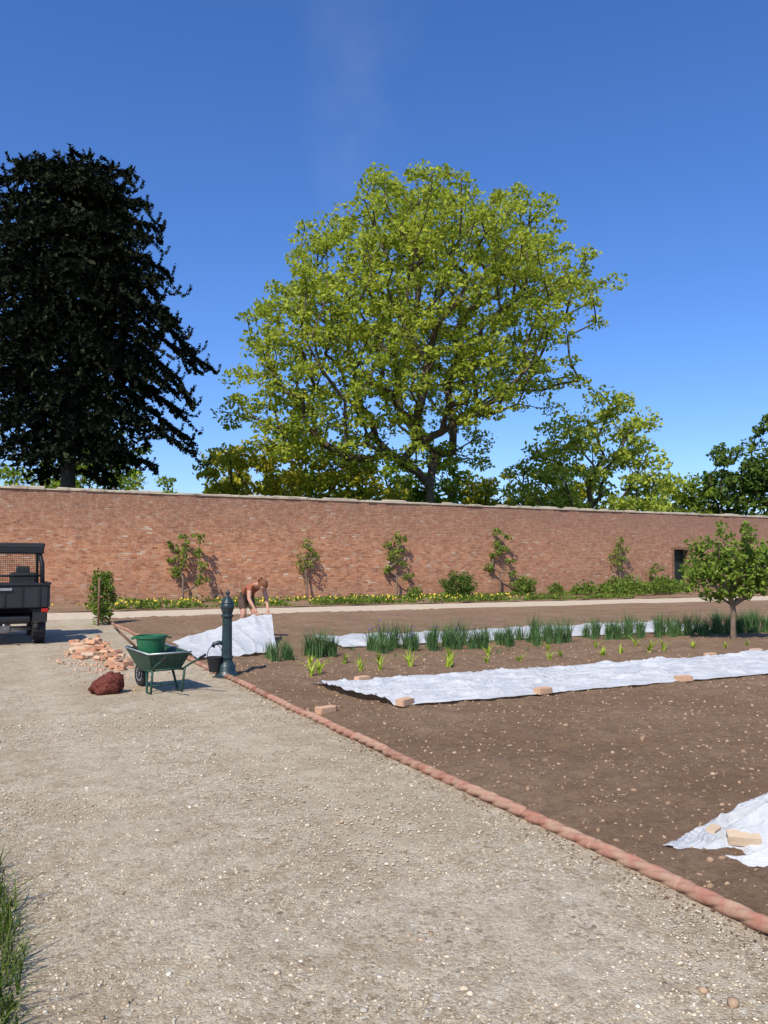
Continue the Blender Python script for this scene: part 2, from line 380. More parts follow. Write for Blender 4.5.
def ico():
    import bmesh
    b=bmesh.new(); bmesh.ops.create_icosphere(b,subdivisions=1,radius=1); V=np.array([v.co[:] for v in b.verts]); F=np.array([[v.index for v in f.verts] for f in b.faces]); b.free(); return V,F
IV,IF=ico()
def rocks(name,P,S,mat,flat=.6,parent=None):
    n=len(P); v=IV[None]*(1+rng.uniform(-.28,.28,size=(n,len(IV),1)))
    sc=rng.uniform(.6,1.3,size=(n,1,3)); sc[...,2]*=flat; v=v*sc*S[:,None,None]
    a=rng.uniform(0,6.28,size=n); c,s=np.cos(a)[:,None],np.sin(a)[:,None]
    x=v[...,0]*c-v[...,1]*s; y=v[...,0]*s+v[...,1]*c
    v=np.stack([x,y,v[...,2]],-1)+P[:,None,:]
    F=(IF[None]+(np.arange(n)*len(IV))[:,None,None]).reshape(-1,3)
    return mknp(name,v.reshape(-1,3),F,mat,parent=parent)
def pebmat(name,stops):
    k=N(name); r=k.n('ShaderNodeNewGeometry').outputs['Random Per Island']; n=k.noise(k.pos(),200,2)
    c=k.mix(.4,k.ramp(r,stops),k.ramp(n,[(.3,.6),(.7,1.1)]),'MULTIPLY'); k.bsdf(c,.85,.2); return k.m
n=20000; u=rng.uniform(0,1,n)**1.6
P=np.stack([rng.uniform(0,2.84,n),1.6+u*7,np.full(n,.006)],1)
S=np.exp(rng.normal(-5.4,.40,n)); rocks('gravel_stones',P,S,pebmat('pebbles',[(0,(.28,.21,.135)),(.3,(.56,.45,.30)),(.6,(.72,.61,.44)),(.85,(.45,.385,.30)),(1,(.86,.78,.63))]))
P=np.array([(2.33,2.02,.012),(2.3,2.12,.01),(1.6,2.9,.008),(1.66,2.93,.008),(1.57,2.95,.008),(2.75,8.2,.02),(.6,3.9,.01),(1.9,4.4,.01)]); rocks('larger_stones',P,np.array([.03,.022,.016,.014,.012,.03,.014,.014]),pebmat('stone_mix',[(0,(.22,.14,.08)),(1,(.55,.38,.24))]))
n=14000; P=np.stack([rng.uniform(2.97,11,n),1.6+rng.uniform(0,1,n)**1.3*11,np.full(n,.012)],1)
P[:,2]=[soilz(a,b) for a,b in P[:,:2]]
S=np.exp(rng.normal(-4.95,.5,n)); rocks('soil_clods',P,S,pebmat('clods',[(0,(.22,.138,.085)),(.5,(.38,.245,.15)),(.988,(.47,.32,.205)),(1,(.62,.50,.37))]),.7)
n=1600; P=np.stack([2.93-np.abs(rng.normal(0,.10,n))-.03,rng.uniform(1.5,12,n),np.full(n,.008)],1); rocks('spilt_soil',P,np.exp(rng.normal(-5.5,.4,n)),M_soil,.6)

def rope():
    V=[];F=[];n=28
    ys=lin(-1,8,.005)+lin(8.02,23.8,.02); R=.030
    for y in ys:
        tile=int((y+2)/.6); rr=random.Random(tile*13+1); ox=2.9+.010*rr.uniform(-1,1)+.02*nz_(0,y,.4)+.010*math.sin(y*.7); oz=.028+.007*rr.uniform(-1,1)
        fr=((y+2)/.6)%1; jt=.7 if (fr<.012 or fr>.988) else 1.
        for k in range(n):
            a=2*math.pi*k/n; r=R*jt*(.80+.42*abs(math.sin(1.5*a-y*math.pi/.155))**.7)
            V.append((ox+r*math.cos(a)*1.05,y,oz+r*math.sin(a)))
    for j in range(len(ys)-1):
        for k in range(n): F.append((j*n+k,j*n+(k+1)%n,(j+1)*n+(k+1)%n,(j+1)*n+k))
    k=N('terracotta_rope'); p=k.pos(); nn=k.noise(p,9,6,.7); y=k.sep(p)[1]
    wn=k.n('ShaderNodeTexWhiteNoise',noise_dimensions='1D'); k.l(k.math('FLOOR',k.math('DIVIDE',k.math('ADD',y,2.),.6)),wn.inputs['W'])
    c=k.ramp(wn.outputs['Value'],[(0,(.24,.10,.07)),(.5,(.35,.155,.105)),(1,(.42,.22,.155))])
    c=k.mix(k.ramp(nn,[(.42,0.),(.64,.75)]),c,(.42,.30,.20)); k.bsdf(c,.9,.12,height=k.noise(p,60,4),bd=.004)
    e=empty('rope_edging',(2.9,0,0))
    V=np.array(V)-np.array([2.9,0,0]); mknp('rope_top',V,F,k.m,smooth=True,parent=e)
    box('edging_base',(.035,10.9,.004),(.04,25.8,.03),k.m,parent=e)
rope()

# ---------------------------------------------------------------- brick wall
wall=empty('brick_wall',(0,33.5,0))
def wbox(nm,x0,x1,y0,y1,z0,z1,m): return box(nm,((x0+x1)/2,(y0+y1)/2-33.5,(z0+z1)/2),(x1-x0,y1-y0,z1-z0),m,parent=wall)
DX0,DX1,DZ=34.75,36.2,2.6
wbox('wall_west',-60,DX0,33.5,34,-.3,4.45,M_brick); wbox('wall_east',DX1,130,33.5,34,-.3,4.45,M_brick); wbox('wall_over_door',DX0,DX1,33.503,33.997,DZ,4.45,M_brick)
V=[];F=[];x=-60.
while x<130:
    L=random.uniform(.35,.8); h=random.uniform(.05,.11); dz=random.uniform(-.018,.018); ov=random.uniform(.03,.08); b=len(V)
    for (yy,zz) in ((33.5-ov,4.452),(34+ov,4.452),(34+ov,4.452+h*.7),(33.75,4.455+h+dz+.04),(33.5-ov,4.452+h*.7+dz)):
        V.append((x+.008,yy-33.5,zz+(dz if zz>4.46 else 0))); V.append((x+L-.008,yy-33.5,zz+(dz if zz>4.46 else 0)))
    for k in range(5): a=b+2*k; c=b+2*((k+1)%5); F.append((a,a+1,c+1,c))
    F.append(tuple(b+2*k for k in range(5))); F.append(tuple(b+2*k+1 for k in range(4,-1,-1))); x+=L
mkpy('coping',V,F,M_stone,parent=wall)
M_wood=simple('old_wood',(.20,.11,.065),.8,.3,5); M_dgreen=simple('door_paint',(.018,.026,.020),.5,.3,3)
wbox('door_jamb_l',DX0,DX0+.14,33.44,33.7,0,DZ-.002,M_wood); wbox('door_jamb_r',DX1-.14,DX1,33.44,33.7,0,DZ-.002,M_wood); wbox('door_head',DX0+.142,DX1-.142,33.45,33.69,DZ-.16,DZ-.004,M_wood)
for i in range(7): wbox('door_board_%d'%i,DX0+.135+i*.168,DX0+.298+i*.168,33.88,33.93,.03,DZ-.03,M_dgreen)
wbox('door_rail',DX0+.135,DX1-.135,33.845,33.88,DZ-.65,DZ-.5,M_dgreen); wbox('door_rail_low',DX0+.135,DX1-.135,33.845,33.88,.5,.65,M_dgreen)

# ---------------------------------------------------------------- big trees
S=14.5
def L(px,py,rpx,d=0,ry=None,rz=None,cx=428,s=S,gy=588):
    r=rpx/s; return ((px-cx)/s,d,(gy-py)/s,r,ry or r,rz or r)
oak=[L(428,300,145,0,9.5,8.0),L(300,335,58,-1,4.5),L(340,245,50,1),L(392,218,44,-2),L(450,212,44,1),L(520,228,42,-1),L(565,255,44,2),L(574,305,36,-2),
     L(282,300,42,2),L(270,385,42,-1),L(275,425,48,-2,rz=2.6),L(335,430,50,-3,rz=3.),L(395,445,42,-4,rz=2.2),L(470,395,52,-5,rz=3.),L(545,368,44,-1),L(360,330,58,-7),L(470,290,60,-7.5),L(420,250,58,-6),L(510,320,48,-6),L(390,385,52,-7),L(430,300,85,7),L(320,385,56,-5),L(460,440,40,3,rz=2.)]
tree('oak_tree',(27.1,48,0),oak,4.0,1.0,78,.32,M_oak,M_bark,[(0,0,2.5),(0.1,0,4.5),(.2,.1,6.0),(.1,0,7.0)],.028,.29,1.5,1.08,.55,.5)
def bush(name,px,D,topy,wpx,mat,lmult=1,gyb=None,dens=1.6,lsz=.42,per=80,zb=.35):
    s=800/D; r=(px-384)/s; X=r*RV+D*FV; top=1.5+(566-topy)/s; W=wpx/s/2
    h=top
    lob=[(0,0,h*.62,W,W,h*.38),(-W*.45,-.5,h*.45,W*.6,W*.6,h*.3),(W*.45,-.3,h*.5,W*.6,W*.6,h*.3),(random.uniform(-.3,.3)*W,-.4*W,h*.72,W*.55,W*.6,h*.27),(random.uniform(-.7,.7)*W,-.2*W,h*.75,W*.3,W*.3,h*.16),(random.uniform(-.9,.9)*W,-.2*W,h*.6,W*.3,W*.3,h*.16)]
    tree(name,(X[0],X[1],0),lob,dens,1.1,per,lsz,mat,M_bark,[(0,0,h*.15),(.1,0,h*.3)],.035,.25,2.,1.1,.6,.5)
bush('maple_tree',597,62,386,130,M_pale,dens=2.4,lsz=.38)
bush('maple_tree',640,60,436,66,M_pale,dens=2.4,lsz=.38)
bush('maple_tree',545,61,440,80,M_pale,dens=2.4,lsz=.38)
bush('lime_tree',252,60,436,115,M_yel,dens=2.5)
bush('lime_tree',310,64,392,95,M_oak,dens=2.2)
bush('lime_tree',345,66,446,110,M_yel,dens=2.)
bush('ash_tree',95,72,415,140,M_mid)
bush('ash_tree',35,74,450,90,M_mid)
for px,ty,wd,mt in ((385,447,85,M_mid),(455,452,80,M_mid),(490,460,70,M_yel),(565,462,80,M_yel),(225,458,60,M_yel),(420,470,90,M_mid)):
    bush('hedgerow_tree',px,76,ty,wd,mt,dens=1.6,lsz=.5,per=60)
bush('hedgerow_tree',665,85,478,64,M_oak,dens=1.6,lsz=.5)
bush('hedgerow_tree',738,80,442,90,M_dark,dens=2.,lsz=.5); bush('hedgerow_tree',800,78,404,105,M_dark,dens=1.6,lsz=.5); bush('hedgerow_tree',700,82,468,60,M_mid,dens=1.8,lsz=.5)

# monkey puzzle: whorled arms, each carrying long scaly ropes that sag and turn up at the tip
def monkey():
    base=np.array([3.9,48,0.]); e=empty('monkey_puzzle_tree',tuple(base))
    prof=[(5,4.8),(7,6.4),(9,7.3),(11,7.7),(14,7.2),(17,6.5),(20,5.7),(22,4.9),(23.2,4.0),(23.9,2.8),(24.4,1.4)]
    pz=[a for a,b in prof]; pr=[b for a,b in prof]
    segs=[]; wood=[]
    nb=185
    for i in range(nb):
        t=(i+.5)/nb; zt=5.8+t**.9*18.2; R=np.interp(zt,pz,pr)*rng.uniform(.62,1.04); a=i*2.399+rng.uniform(-.3,.3)
        if zt<9.5 and rng.uniform()<.3: R*=.6
        d=np.array([math.cos(a),math.sin(a),0]); side=np.array([-d[1],d[0],0])
        droop=(.42 if zt<15 else .24)*R*rng.uniform(.6,1.25); z0=min(zt+droop*.8,23.9)
        pts=[]; K=12; sw=rng.uniform(-.7,.7)
        for q in range(K):
            s=q/(K-1); z=z0+.20*R*math.sin(s*2.7)-droop*1.35*s**2.2+1.5*max(0,s-.76)/.24*.75
            pts.append(d*R*s+side*sw*math.sin(s*3)*R*.2+np.array([0,0,z]))
        wood.append(pts)
        for q in range(1,K-1): segs.append((pts[q],pts[q+1],1.5))
        m=int(4+R*1.2)
        for k in range(m):
            s=(k+rng.uniform(.2,1))/m*.8+.2; s=min(s,1); j=min(K-2,int(s*(K-1))); f=s*(K-1)-j; p=pts[j]*(1-f)+pts[j+1]*f
            sg=1 if k%2 else -1; Ln=rng.uniform(1.2,2.4)*(.55+.45*R/8); out=d*rng.uniform(.15,.75)+side*sg*rng.uniform(.4,1.)
            out/=np.linalg.norm(out); prev=p; M=9; hd=rng.uniform(.5,1.1)
            for qq in range(1,M+1):
                u=qq/M
                pp=p+out*Ln*(.78*math.sin(u*1.45))+np.array([0,0,Ln*hd*(-.95*u*(1-.25*u)+1.75*max(0,u-.55)**1.25)])
                segs.append((prev,pp,1.3-.45*u)); prev=pp
    A=np.array([s[0] for s in segs]); B=np.array([s[1] for s in segs]); W=np.array([s[2] for s in segs]); Ln=np.linalg.norm(B-A,axis=1)
    k=np.maximum(1,np.round(Ln/.13)).astype(int); idx=np.repeat(np.arange(len(A)),k*6)
    t=rng.uniform(0,1,len(idx)); C=A[idx]+(B-A)[idx]*t[:,None]; D=norm(B-A)[idx]; ww=W[idx][:,None]
    rnd=norm(rng.normal(size=(len(idx),3))); rad=norm(rnd-D*np.sum(rnd*D,1,keepdims=True)); w_=np.cross(D,rad)
    ln=rng.uniform(.12,.20,len(idx))[:,None]*ww
    V=np.stack([C-w_*.08*ww+rad*.02,C+w_*.08*ww+rad*.02,C+rad*ln*.95+D*ln*.6],1).reshape(-1,3)
    F=np.arange(len(V)).reshape(-1,3); mknp('leaves',V,F,M_mp,parent=e)
    nodes=[np.array([0,0,z]) for z in np.linspace(-.3,23.6,14)]; par=[-1]+list(range(13)); r=[.55*(1-i/14.5) for i in range(14)]
    for pts in wood:
        for q in range(1,len(pts)):
            nodes.append(pts[q-1]); par.append(-2 if q==1 else len(nodes)-2); r.append(.09*(1-q/13))
    nodes=np.array(nodes)
    V=[];F=[];off=0;n=5;ang=np.arange(n)*2*math.pi/n
    for i in range(1,len(nodes)):
        j=par[i]
        if j<0: continue
        a,b=nodes[j],nodes[i]; d=norm(b-a); u=norm(np.cross(d,[.3,.2,.9])); w2=np.cross(d,u); ring=np.cos(ang)[:,None]*u+np.sin(ang)[:,None]*w2
        V.append(a+ring*r[j]); V.append(b+ring*r[i])
        for k2 in range(n): F.append((off+k2,off+(k2+1)%n,off+n+(k2+1)%n,off+n+k2))
        off+=2*n
    mknp('trunk_and_branches',np.concatenate(V),F,simple('monkey_bark',(.075,.062,.05),.9,.3,3),smooth=True,parent=e)
    n=9000; zz=rng.uniform(7,23.,n); R=np.interp(zz,pz,pr)*.62*np.sqrt(rng.uniform(0,1,n)); a=rng.uniform(0,6.283,n)
    V,F=leaves(np.stack([R*np.cos(a),R*np.sin(a),zz],1),.42,.3,.5); mknp('inner_leaves',V,F,M_mp,parent=e)
monkey()

# ---------------------------------------------------------------- small plants
def small(name,x,y,h,w,mat=M_apple,per=30,ls=.11,zb=.3,tr=.012,flat=.9,crad=.19,dmin=.2,maxr=.045,dens=130):
    lob=[(0,0,h*(.5+zb*.5),w*.36,w*.25,h*(1-zb)*.46),(w*.12,0,h*.90,w*.18,w*.18,h*.13),(-w*.3,0,h*.6,w*.3,w*.2,h*.14),(w*.33,0,h*.72,w*.24,w*.18,h*.12)]
    return tree(name,(x,y,.02),lob,dens,crad,per,ls,mat,M_bark2,[(0,0,h*zb*.5),(0,0,h*zb*.9)],tr,maxr,.25,dmin,flat,.8)
def open_espalier(name,x,y,h,w,mat,seed):
    r=random.Random(seed); lob=[]
    k=r.randint(7,9)
    for i in range(k):
        z=h*(.34+.62*i/(k-1)); s=(-1)**i; lob.append((s*w*.5*r.uniform(.3,1.05)*(1.15-.6*i/k),0,z,.24,.14,.18))
    lob.append((0,0,h*.95,.16,.12,.25)); lob.append((0,0,h*.7,.2,.14,.4))
    return tree(name,(x,y,.02),lob,300,.16,28,.125,mat,M_bark2,[(0,0,h*.15),(0,0,h*.35)],.011,.05,.25,.16,.9,.9)
open_espalier('fruit_tree',7.2,33.15,2.75,1.7,M_apple,3)
small('fruit_tree',12.6,33.15,2.7,.9,M_apple,zb=.35)
open_espalier('fruit_tree',17.05,33.15,2.9,1.4,M_apple,8)
open_espalier('fruit_tree',22.8,33.15,3.35,1.1,M_apple,11)
small('fruit_tree',30.6,33.15,3.2,.85,M_apple,zb=.4)
small('fruit_tree',32.9,33.0,1.8,.9,M_shrub,zb=.1)
def shrub(name,x,y,h,w,mat=M_shrub,ls=.1,per=45):
    return tree(name,(x,y,.0),[(0,0,h*.5,w*.5,w*.5,h*.5)],260,.2,per,ls,mat,M_bark2,[(0,0,.05),(0,0,h*.3)],.01,.04,.3,.17,.8,.6,zmin=.05)
shrub('round_shrub',19.9,32.4,1.2,1.7,M_dark); shrub('round_shrub',23.8,32.5,.95,1.2); shrub('round_shrub',25.8,32.5,.75,.8)
shrub('round_shrub',17.6,32.4,.5,.8); shrub('round_shrub',27,32.4,.6,.7)
bs=tree('columnar_shrub',(2.65,21.6,.0),[(0,0,.75,.28,.28,.68)],900,.12,45,.07,M_shrub,M_bark2,[(0,0,.1),(0,0,.4)],.008,.03,.3,.1,.9,.5)
tube('stake',[(-.12,-.3,0),(-.12,-.3,1.2)],.025,M_wood,parent=bs)
def carpet(name,x0,x1,y0,y1,h,n,mat,ls=.14):
    C=np.stack([rng.uniform(x0,x1,n),rng.uniform(y0,y1,n),np.zeros(n)],1)
    q=np.array([nz_(a,b,.9,4) for a,b in C[:,:2]])
    C[:,2]=.03+h*rng.uniform(.15,1,n)*(.6+.9*q)
    C=C[(q+rng.uniform(-.2,.2,n))>-.22]
    V,F=leaves(C,ls); return mknp(name,V,F,mat)
carpet('herb_patch',26.8,33.4,30.2,33,.95,5600,M_shrub,.16)
carpet('border_foliage',3.0,26.8,28.0,29.0,.28,6000,M_shrub,.13)
carpet('border_foliage',3.0,26.8,31.2,33.0,.25,3500,M_shrub,.13)
n=170; P=np.stack([rng.uniform(3,20,n)+rng.normal(0,1.,n),rng.uniform(27.95,29.0,n),rng.uniform(.18,.36,n)],1); rocks('yellow_tulips',P,rng.uniform(.022,.042,n),M_yflow,1.2)

def blades(P,h,lean,wd,seg=3):
    n=len(P); a=rng.uniform(0,6.283,n); d=np.stack([np.cos(a),np.sin(a),np.zeros(n)],1); s=np.stack([-d[:,1],d[:,0],np.zeros(n)],1)
    V=[]
    for q in range(seg+1):
        t=q/seg; c=P+d*(lean*h*t*t)[:,None]; c[:,2]+=h*t*(1-.25*lean*t); wq=wd*(1-t)**.6 if q<seg else wd*.05
        V.append(c-s*wq[:,None]*.5); V.append(c+s*wq[:,None]*.5)
    V=np.stack(V,1); m=2*(seg+1); F=[]
    for q in range(seg): F.append([2*q,2*q+1,2*q+3,2*q+2])
    F=(np.array(F)[None]+(np.arange(n)*m)[:,None,None]).reshape(-1,4)
    return V.reshape(-1,3),F
def alliums(name,segs):
    Ps=[];H=[]
    for x0,x1,y0,y1,h,dn in segs:
        xs=np.arange(x0+.1,x1,.29)
        for yy in np.arange(y0+.1,y1,.33):
            for xx in xs:
                if rng.uniform()<.12: continue
                k=int(dn*rng.uniform(.6,1.2)); ch=rng.uniform(.6,1.2)
                Ps.append(np.stack([xx+rng.normal(0,.05)+rng.normal(0,.038,k),yy+rng.normal(0,.05)+rng.normal(0,.038,k),np.full(k,.01)],1)); H.append(h*ch*rng.uniform(.55,1.1,k))
    P=np.concatenate(Ps);H=np.concatenate(H)
    V,F=blades(P,H,rng.uniform(.1,.7,len(P)),np.full(len(P),.014)); o=mknp(name,V,F,M_onion); return P,H,o
alliums('allium_row',[(3.95,4.4,12.0,12.6,.40,85)])
alliums('allium_row',[(4.7,5.35,12.1,12.8,.52,100)])
P,H,o=alliums('allium_row',[(5.95,8.35,12.1,13.0,.54,95)])
i=rng.choice(len(P),35); Q=P[i].copy(); Q[:,2]+=H[i]*.95+.02; rocks('chive_flowers',Q,rng.uniform(.010,.018,len(i)),M_purple,1,parent=o)
alliums('allium_row',[(8.6,10.6,12.3,13.1,.52,95)])
alliums('allium_row',[(11.0,16.2,12.3,13.2,.52,85)])
alliums('young_leeks',[(5.5,6.6,12.95,13.1,.22,10),(4.6,9.0,11.4,11.55,.15,7)])
cx=[3.95,4.1,4.75,5.0,5.6,6.1,6.3,6.9,7.4,8.0,8.35,9.1,9.6,10.2,10.6,11.3,11.9,12.6]
Ps=[];H=[]
for x in cx:
    y=10.35+random.uniform(-.15,.15); hh=random.uniform(.16,.32); k=random.randint(8,13)
    Ps.append(np.stack([x+rng.normal(0,.012,k),y+rng.normal(0,.012,k),np.full(k,.02)],1)); H.append(hh*rng.uniform(.6,1.05,k))
for x in (4.35,4.9,5.5,6.8,7.5,8.8,9.8,10.8):
    y=11.35+random.uniform(-.1,.1); k=8; Ps.append(np.stack([x+rng.normal(0,.012,k),y+rng.normal(0,.012,k),np.full(k,.02)],1)); H.append(.22*rng.uniform(.6,1.05,k))
P=np.concatenate(Ps); H=np.concatenate(H); V,F=blades(P,H,rng.uniform(.2,1.1,len(P)),np.full(len(P),.036)); mknp('young_lilies',V,F,M_corn)
ap=[(0,0,1.30,.75,.7,.58),(.35,0,1.5,.6,.5,.5)]
for i in range(15):
    a=i*2.4; rr=random.uniform(.35,.85); ap.append((rr*math.cos(a)*1.15+.1,rr*math.sin(a)*.8,random.uniform(.95,2.15)-.25*rr,random.uniform(.14,.28),random.uniform(.14,.28),random.uniform(.2,.38)))
tree('apple_tree',(13.45,11.4,.02),ap,300,.15,42,.10,M_apple,M_bark2,[(0,0,.3),(.02,0,.55),(0,0,.7)],.009,.055,.2,.17,1.1,.8)
# foreground grass
n=2700; P=np.stack([-.42+rng.uniform(0,1,n)**.85*.60,rng.uniform(2.2,4.5,n),np.zeros(n)],1); P[:,0]-=.17*np.abs(P[:,1]-3.5)*rng.uniform(.3,1,n)
Hh=rng.uniform(.05,.24,n)*np.clip(1.2-2.5*(P[:,0]+.07),.2,1.3); V,F=blades(P,Hh,rng.uniform(.2,1.4,n),rng.uniform(.004,.011,n),4); mknp('grass_verge',V,F,M_gblade)

# ---------------------------------------------------------------- fleece strips
def cloth(name,corner,nu,nv,zf,org=(0,0,0)):
    a,b,c,d=[np.array(q,float) for q in corner]
    V=[]
    for j in range(nv+1):
        v=j/nv
        for i in range(nu+1):
            u=i/nu; p=(a*(1-u)+b*u)*(1-v)+(d*(1-u)+c*u)*v
            ex=.045*nz_(u*b[0]*3,v*7,1.3,2); p=p+np.array([0.06*nz_(v*6,u*20,1,8)*(1 if u<.02 else 0),ex*(1 if v in(0,1) else .4),0])
            p[2]+=zf(p[0],p[1],u,v); V.append(p)
    F=[(j*(nu+1)+i,j*(nu+1)+i+1,(j+1)*(nu+1)+i+1,(j+1)*(nu+1)+i) for j in range(nv) for i in range(nu)]
    o=mknp(name,V,F,M_fl,origin=org,smooth=True); return np.array(V)
def topz(V,x,y,r=.06):
    d=np.hypot(V[:,0]-x,V[:,1]-y); m=d<r
    return V[m,2].mean() if m.any() else soilz(x,y)
def wr(x,y,u,v):
    e=min(1,min(v,1-v)*9+.15); r=abs(nz_(x*.6,y*2.2,1.6,4)); r2=abs(nz_(x*1.2+y,y*2.5,1.9,9)); return .022+e*(.028+.03*nz_(x,y,1.,2)+.05*max(0,.25-r)/.25*.6+.035*max(0,.15-r2)/.15+.018*nz_(x*.8,y*4,3,7)+.012*abs(nz_(x,y,9)))+.02
VA=cloth('fleece_strip',[(3.82,7.5,0),(18,7.5,0),(18,9.35,0),(3.62,9.35,0)],420,70,wr,(3.8,8.5,0))
cloth('fleece_strip',[(5.75,13.3,0),(15,13.25,0),(15,15.6,0),(5.9,15.3,0)],180,30,wr,(5.6,14,0))
def wr2(x,y,u,v):
    fold=.022*max(0,1-abs(nz_(x*2.2-y*.5,y*.5,1.6,4))*4)
    return .045+.04*nz_(x*1.5,y*.6,1.6,4)+.02*abs(nz_(x*2,y,4,1))+fold+ (.46*min(1,max(0,(v-.05)/.95))**1.2*min(1,(u/.8))**1.0)*(1-.25*max(0,.5-abs(v-.5)))
cloth('fleece_sheet',[(2.98,12.6,0),(4.4,12.95,0),(5.18,15.6,0),(3.2,15.6,0)],80,80,wr2,(3,13,0))
def wr3(x,y,u,v):
    wx=x+.18*nz_(x,y,2.6,3); wy=y+.18*nz_(x,y,2.9,8)
    ang=math.atan2(wy-3.1,wx-3.15); rd=math.hypot(wx-3.15,wy-3.1)
    f1=max(0,1-abs(nz_(ang*3.2,rd*.9,1.5,6))*3.2); f2=max(0,1-abs(nz_(ang*6,rd*2.,1.8,11))*3.)
    env=min(1,u*3.2)*(math.sin(math.pi*min(1,max(0,v)))**.6 if 0<v<1 else 0)
    return .02+env*(.17*f1+.07*f2+.05)*(0.55+1.0*u)+.014*nz_(x,y,9)*env+.012*abs(nz_(x,y,14))
VB=cloth('fleece_bundle',[(3.36,2.93,0),(4.15,1.75,0),(5.9,3.9,0),(3.26,3.26,0)],260,160,wr3,(3.4,3,0))

def brickset(name,items,mat):
    V=[];F=[]
    for x,y,z,rz,tilt,sc in items:
        b=len(V); R=Matrix.Rotation(rz,3,'Z')@Matrix.Rotation(tilt,3,'X')
        sx,sy,sz=.107*sc,.051*sc,.033*sc
        for zz in(-1,1):
            for xx,yy in((-1,-.85),(-.93,-1),(.93,-1),(1,-.85),(1,.85),(.93,1),(-.93,1),(-1,.85)):
                p=R@Vector((xx*sx*random.uniform(.92,1.03),yy*sy*random.uniform(.92,1.03),zz*sz*random.uniform(.88,1.05))); V.append((p.x+x,p.y+y,p.z+z))
        F.append(tuple(b+i for i in range(7,-1,-1))); F.append(tuple(b+8+i for i in range(8)))
        for i in range(8): F.append((b+i,b+(i+1)%8,b+8+(i+1)%8,b+8+i))
    return mkpy(name,V,F,mat)
M_bp=brickpiece_mat('loose_brick',(.50,.22,.12),(.58,.33,.19),(.60,.44,.30))
M_bp2=brickpiece_mat('pale_brick',(.55,.38,.23),(.60,.44,.28),(.6,.48,.34))
for x,y,rz in [(3.95,7.50,.5),(5.75,7.52,.15),(7.95,7.52,-.2),(10.4,9.27,.1),(4.25,9.22,.4),(3.12,7.65,.3),(11.5,9.3,0.),(11,7.52,0)]:
    brickset('brick',[(x,y,topz(VA,x,y,.08)+.022,rz,.04,1.)],M_bp)
x,y=3.57,3.0; brickset('brick',[(x,y,topz(VB,x,y,.08)+.008,-.75,.22,.75)],M_bp2)
x,y=3.60,3.22; brickset('brick',[(x,y,topz(VB,x,y,.05)+.006,.4,.2,.5)],M_bp2)
items=[]
for i in range(70):
    x=random.gauss(1.70,.19); y=random.gauss(14.4,1.15); q=math.exp(-((x-1.72)/.22)**2-((y-14.6)/.9)**2)
    items.append((x,min(max(y,11.9),17.),.035+random.random()*q*.28,random.uniform(0,3.14),random.uniform(-.6,.6),random.uniform(.55,1.05)))
brickset('brick_rubble_pile',items,M_bp)
n=450; P=np.stack([rng.normal(1.75,.3,n),rng.normal(13.6,1.4,n),np.full(n,.01)],1); rocks('rubble_chips',P,rng.uniform(.008,.03,n),M_bp)

# ---------------------------------------------------------------- cast iron pump
M_iron=simple('pump_paint',(.018,.035,.038),.38,.35,12,.5,bump=.004)
pump=empty('water_pump',(2.93,10.72,0),math.radians(-26))
lathe('base_plinth',[(.15,0),(.15,.05),(.135,.07),(.12,.09),(.12,.16),(.105,.18),(.085,.21)],M_iron,parent=pump)
V=[];F=[];n=48
pr=[(.078,.205),(.07,.26),(.068,.30),(.062,.72),(.06,.82)]
for r,z in pr:
    for i in range(n): a=2*math.pi*i/n; rr=r*(1+.06*math.cos(a*12)); V.append((rr*math.cos(a),rr*math.sin(a),z))
for j in range(len(pr)-1):
    for i in range(n): F.append((j*n+i,j*n+(i+1)%n,(j+1)*n+(i+1)%n,(j+1)*n+i))
mkpy('fluted_column',V,F,M_iron,smooth=True,parent=pump)
lathe('collar_low',[(.07,.255),(.085,.26),(.088,.275),(.085,.29),(.07,.295)],M_iron,parent=pump)
lathe('head',[(.06,.80),(.08,.81),(.085,.83),(.065,.85),(.07,.87),(.092,.93),(.095,.97),(.085,.985),(.09,1.0),(.07,1.03),(.05,1.065),(.026,1.09),(.018,1.105),(.03,1.125),(.03,1.145),(.012,1.17),(.003,1.19)],M_iron,parent=pump)
tube('spout',[(-.05,-.01,.46),(-.11,-.03,.47),(-.165,-.045,.455),(-.18,-.05,.41)],[.03,.028,.026,.03],M_iron,parent=pump)
bk=empty('black_bucket',(2.77,10.73,0.085)); M_rub=simple('black_rubber',(.02,.02,.022),.6,.2,10)
lathe('body',[(.07,.0),(.105,.18),(.112,.185),(.112,.2),(.10,.2),(.092,.17),(.065,.02)],M_rub,parent=bk)
tube('bail',[(.106*math.cos(a),.0,.195+.17*math.sin(a)) for a in np.linspace(0,math.pi,9)],.005,M_rub,parent=bk)

